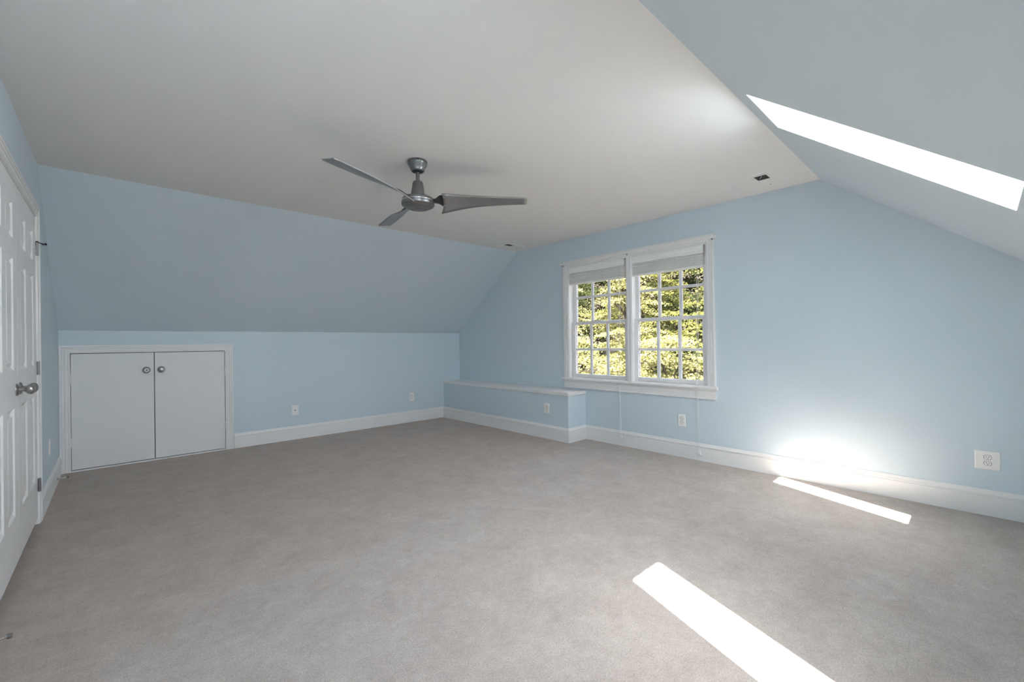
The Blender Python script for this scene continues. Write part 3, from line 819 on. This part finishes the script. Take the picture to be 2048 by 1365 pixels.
def blade(theta):
    er = Vector((math.cos(theta), math.sin(theta), 0))
    et = Vector((-math.sin(theta), math.cos(theta), 0))
    def pt(r, c, h=0.0):
        t = (r - R0) / (R1 - R0)
        t = max(0.0, t)
        pitch = math.radians(8 + 28 * (1 - t) ** 2)
        q = et * math.cos(pitch) - Vector((0, 0, 1)) * math.sin(pitch)
        n = et * math.sin(pitch) + Vector((0, 0, 1)) * math.cos(pitch)
        return Vector((FX, FY, FZ)) + er * r + q * c + n * h
    ns, nc = 22, 6
    rows = []
    for i in range(ns + 1):
        t = i / ns
        r = R0 + (R1 - R0) * t
        lead = -0.056 + 0.003 * t
        trail = 0.052 + 0.062 * (1 - t) ** 2
        if t > 0.985: lead += 0.004; trail -= 0.006
        row = []
        for j in range(nc + 1):
            s = j / nc
            c = lead + (trail - lead) * s
            rr_ = r
            if i == 0: rr_ = r + 0.016 * math.sin(math.pi * s) - 0.012 * s
            row.append((rr_, c))
        rows.append(row)
    bm = bmesh.new()
    th = 0.0032
    top = [[bm.verts.new(pt(r, c, th)) for r, c in row] for row in rows]
    bot = [[bm.verts.new(pt(r, c, -th)) for r, c in row] for row in rows]
    for i in range(ns):
        for j in range(nc):
            bm.faces.new((top[i][j], top[i + 1][j], top[i + 1][j + 1], top[i][j + 1]))
            bm.faces.new((bot[i][j], bot[i][j + 1], bot[i + 1][j + 1], bot[i + 1][j]))
    for i in range(ns):
        bm.faces.new((top[i][0], bot[i][0], bot[i + 1][0], top[i + 1][0]))
        bm.faces.new((top[i][nc], top[i + 1][nc], bot[i + 1][nc], bot[i][nc]))
    for j in range(nc):
        bm.faces.new((top[0][j], top[0][j + 1], bot[0][j + 1], bot[0][j]))
        bm.faces.new((top[ns][j], bot[ns][j], bot[ns][j + 1], top[ns][j + 1]))
    b = link('blade', bm, M_BLADE, fan)
    for p in b.data.polygons: p.use_smooth = abs(p.normal.z) > 0.6
    # bracket above the blade root
    bm = bmesh.new()
    def quadstrip(st):
        lo, hi = [], []
        for r, c0, c1, h in st:
            lo.append([bm.verts.new(pt(r, c0, h)), bm.verts.new(pt(r, c1, h))])
            hi.append([bm.verts.new(pt(r, c0, h + 0.005)), bm.verts.new(pt(r, c1, h + 0.005))])
        for k in range(len(st) - 1):
            bm.faces.new((lo[k][0], lo[k][1], lo[k + 1][1], lo[k + 1][0]))
            bm.faces.new((hi[k][0], hi[k + 1][0], hi[k + 1][1], hi[k][1]))
            bm.faces.new((lo[k][0], lo[k + 1][0], hi[k + 1][0], hi[k][0]))
            bm.faces.new((lo[k][1], hi[k][1], hi[k + 1][1], lo[k + 1][1]))
        bm.faces.new((lo[0][0], hi[0][0], hi[0][1], lo[0][1])); bm.faces.new((lo[-1][0], lo[-1][1], hi[-1][1], hi[-1][0]))
    quadstrip([(0.098, -0.020, 0.020, -0.014), (0.122, -0.017, 0.017, -0.010), (0.150, -0.034, 0.034, 0.0033), (0.170, -0.040, 0.052, 0.0033), (0.200, -0.036, 0.050, 0.0033), (0.236, -0.006, 0.018, 0.0033)])
    link('blade_bracket', bm, M_FANDARK, b)
    for r, c in ((0.184, -0.026), (0.184, 0.040), (0.226, 0.006)):
        bm = bmesh.new()
        p = pt(r, c, -th + 0.0005)
        nrm = (pt(r, c, -1) - pt(r, c, 0)).normalized()
        lathe(bm, [(0.0052, 0), (0.0048, 0.0022), (0.0025, 0.0036), (0, 0.0040)], axis_mtx(p, nrm), 12)
        link('screw', bm, M_RIM, b, smooth=True)
for a in (-38.7, -158.7, 81.3):
    blade(math.radians(a))

# ------------------------------------------------------------------ outdoors: wooded hillside
GX0 = 4.6
def gz(x, y):
    return -3.0 + max(0, x - 8) * 0.16 + max(0, x - 27) * 0.55 + 0.25 * math.sin(x * 0.6 + 1) * math.sin(y * 0.5)
bm = bmesh.new()
nx, ny = 30, 40
gv = [[bm.verts.new((GX0 + 45 * i / nx, -12 + 60 * j / ny, gz(GX0 + 45 * i / nx, -12 + 60 * j / ny))) for j in range(ny + 1)] for i in range(nx + 1)]
for i in range(nx):
    for j in range(ny):
        bm.faces.new((gv[i][j], gv[i + 1][j], gv[i + 1][j + 1], gv[i][j + 1]))
g = link('ground', bm, M_SOIL, smooth=True)
tag(g, 'leaf covered wooded hillside behind the window', 'ground', kind='structure')

LEAF = np.array([(0, 0, 0), (-0.34, 0.30, 0.06), (-0.30, 0.68, 0.05), (0, 1.0, -0.05), (0.30, 0.68, 0.05), (0.34, 0.30, 0.06)])
LEAF_F = np.array([(0, 3, 2, 1), (0, 5, 4, 3)])
def leaf_mesh(name, centers, size, rng, flat=0.36, sun_face=0.55):
    n = len(centers)
    nrm = rng.normal(size=(n, 3)) * flat + np.array([-0.30, -0.12, 1.0]) * 0.75 + np.array([-1.0, -0.4, 0.2]) * sun_face
    nrm /= np.linalg.norm(nrm, axis=1)[:, None]
    tdir = rng.normal(size=(n, 3)); tdir[:, 2] -= 0.5
    tdir -= nrm * (tdir * nrm).sum(1)[:, None]
    tdir /= np.linalg.norm(tdir, axis=1)[:, None]
    s = np.cross(tdir, nrm)
    sz = size * rng.uniform(0.6, 1.25, n)
    V = (centers[:, None, :] + sz[:, None, None] * (LEAF[None, :, 0, None] * s[:, None, :] + LEAF[None, :, 1, None] * tdir[:, None, :] + LEAF[None, :, 2, None] * nrm[:, None, :])).reshape(-1, 3)
    F = (LEAF_F[None] + (np.arange(n) * 6)[:, None, None]).reshape(-1, 4)
    me = bpy.data.meshes.new(name)
    me.vertices.add(len(V)); me.vertices.foreach_set('co', V.astype(np.float32).ravel())
    me.loops.add(F.size); me.loops.foreach_set('vertex_index', F.astype(np.int32).ravel())
    me.polygons.add(len(F)); me.polygons.foreach_set('loop_start', np.arange(0, F.size, 4, dtype=np.int32)); me.polygons.foreach_set('loop_total', np.full(len(F), 4, dtype=np.int32))
    me.update(calc_edges=True)
    return me
def tree(x, y, z_lo, z_hi, rad, n_spray, per, size, m, label, seed, trunk=0.07, lean=(0, 0), name='leafy_tree'):
    rng = np.random.default_rng(seed)
    z0 = gz(x, y)
    root = thing(name, (x, y, z0), label, 'tree', 'trees outside the window')
    top = np.array([x + lean[0], y + lean[1], z_hi - 0.2 * (z_hi - z_lo)])
    bm = bmesh.new()
    K = 9
    tp = [(x + lean[0] * (k / K) ** 1.3 + 0.06 * math.sin(seed + k * 1.3), y + lean[1] * (k / K) ** 1.3 + 0.06 * math.cos(seed * 2 + k), z0 - 0.05 + (top[2] - z0) * k / K) for k in range(K + 1)]
    tube(bm, tp, [trunk * (1 - 0.08 * k) for k in range(K + 1)], 8)
    link('trunk', bm, M_BARK, root, smooth=True)
    cents = []
    bmb = bmesh.new()
    for i in range(n_spray):
        zz = rng.uniform(0, 1)
        prof = rad * (0.28 + 0.42 * math.sin(math.pi * min(1, 0.12 + 0.88 * zz)) ** 0.7)
        a = rng.uniform(0, 2 * math.pi)
        r = prof * math.sqrt(rng.uniform(0.05, 1))
        z = z_lo + (z_hi - z_lo) * zz
        c = np.array([x + lean[0] * zz + r * math.cos(a), y + lean[1] * zz + r * math.sin(a), z])
        sr_ = rad * rng.uniform(0.20, 0.36)
        q = np.clip(rng.normal(size=(per, 3)), -1.6, 1.6) * np.array([sr_ * 0.55, sr_ * 0.55, sr_ * 0.06])
        q[:, 2] -= (q[:, 0] * math.cos(a) + q[:, 1] * math.sin(a)) * 0.25
        cents.append(c + q)
        if i % 3 == 0:
            k = min(K, max(1, int(K * (z - 0.35 * r - z0) / max(0.1, top[2] - z0))))
            p0 = Vector(tp[k]); p1 = Vector(c)
            mid = (p0 + p1) / 2 + Vector((0, 0, 0.1 * r))
            tube(bmb, [p0, mid, p1], [0.022, 0.014, 0.005], 5)
    b = link('branches', bmb, M_BARK, root); b['kind'] = 'stuff'
    me = leaf_mesh('leaves', np.concatenate(cents), size, rng)
    me.materials.append(m)
    o = bpy.data.objects.new('leaves', me); COL.objects.link(o)
    o.parent = root
    o.matrix_parent_inverse = Matrix.Translation(-Vector(root.location))
    o['kind'] = 'stuff'
    return root
# four staggered rows: pale understorey maples near the house, darker woodland behind
rows = [
    (8.5, 4.3, -1.6, 1.25, 1.25, 120, 46, 0.072, M_LEAF_Y, 'low pale yellow-green tree seen through the window half by the wide blank wall'),
    (8.5, 7.0, -1.7, 1.35, 1.30, 120, 46, 0.072, M_LEAF_Y, 'low pale yellow-green tree seen through the window half above the ledge end'),
    (8.6, 9.8, -1.7, 1.6, 1.30, 80, 40, 0.075, M_LEAF_G, 'low mid green tree at the far edge of the nearest row outside'),
    (11.8, 4.4, -1.0, 4.6, 1.45, 130, 46, 0.088, M_LEAF_G, 'tall mid green tree at the window edge nearest the wide blank wall'),
    (11.8, 7.4, -0.8, 4.4, 1.45, 150, 46, 0.088, M_LEAF_Y, 'tall yellow-green tree standing behind the window mullion'),
    (11.9, 10.4, -1.0, 4.8, 1.48, 130, 46, 0.088, M_LEAF_Y, 'tall yellow-green tree seen above the ledge end'),
    (11.9, 13.5, -1.0, 4.6, 1.48, 80, 40, 0.092, M_LEAF_G, 'tall mid green tree at the far edge of the second row outside'),
    (16.5, 4.6, -0.6, 6.2, 2.4, 160, 50, 0.13, M_LEAF_D, 'big dark green tree in the third row, at the window edge by the blank wall'),
    (16.5, 9.6, -0.6, 6.4, 2.4, 200, 50, 0.13, M_LEAF_G, 'big mid green tree in the third row, behind the window middle'),
    (16.5, 14.6, -0.6, 6.2, 2.4, 180, 50, 0.13, M_LEAF_D, 'big dark green tree in the third row, behind the tall yellow-green one'),
    (16.5, 19.6, -0.6, 6.2, 2.4, 120, 50, 0.13, M_LEAF_G, 'big mid green tree in the third row, farthest along the ledge side'),
    (23.2, 4.5, -0.4, 8.5, 3.4, 160, 55, 0.20, M_LEAF_D, 'huge dark green tree deep in the wood, nearest the blank wall side'),
    (23.2, 11.5, -0.4, 8.5, 3.4, 230, 55, 0.20, M_LEAF_D, 'huge dark green tree deep in the wood, behind the window half by the blank wall'),
    (23.2, 18.5, -0.4, 8.5, 3.4, 230, 55, 0.20, M_LEAF_D, 'huge dark green tree deep in the wood, behind the window half above the ledge end'),
    (23.2, 25.5, -0.4, 8.5, 3.4, 160, 55, 0.20, M_LEAF_D, 'huge dark green tree deep in the wood, farthest along the ledge side'),
]
for i, a in enumerate(rows):
    tree(*a[:5], int(a[5] * 0.85), int(a[6] * 2.2), a[7] * 0.70, a[8], a[9], 11 + i, 0.035 + 0.004 * a[0], (0.15 * math.sin(i * 2.3), 0.15 * math.cos(i * 1.7)))
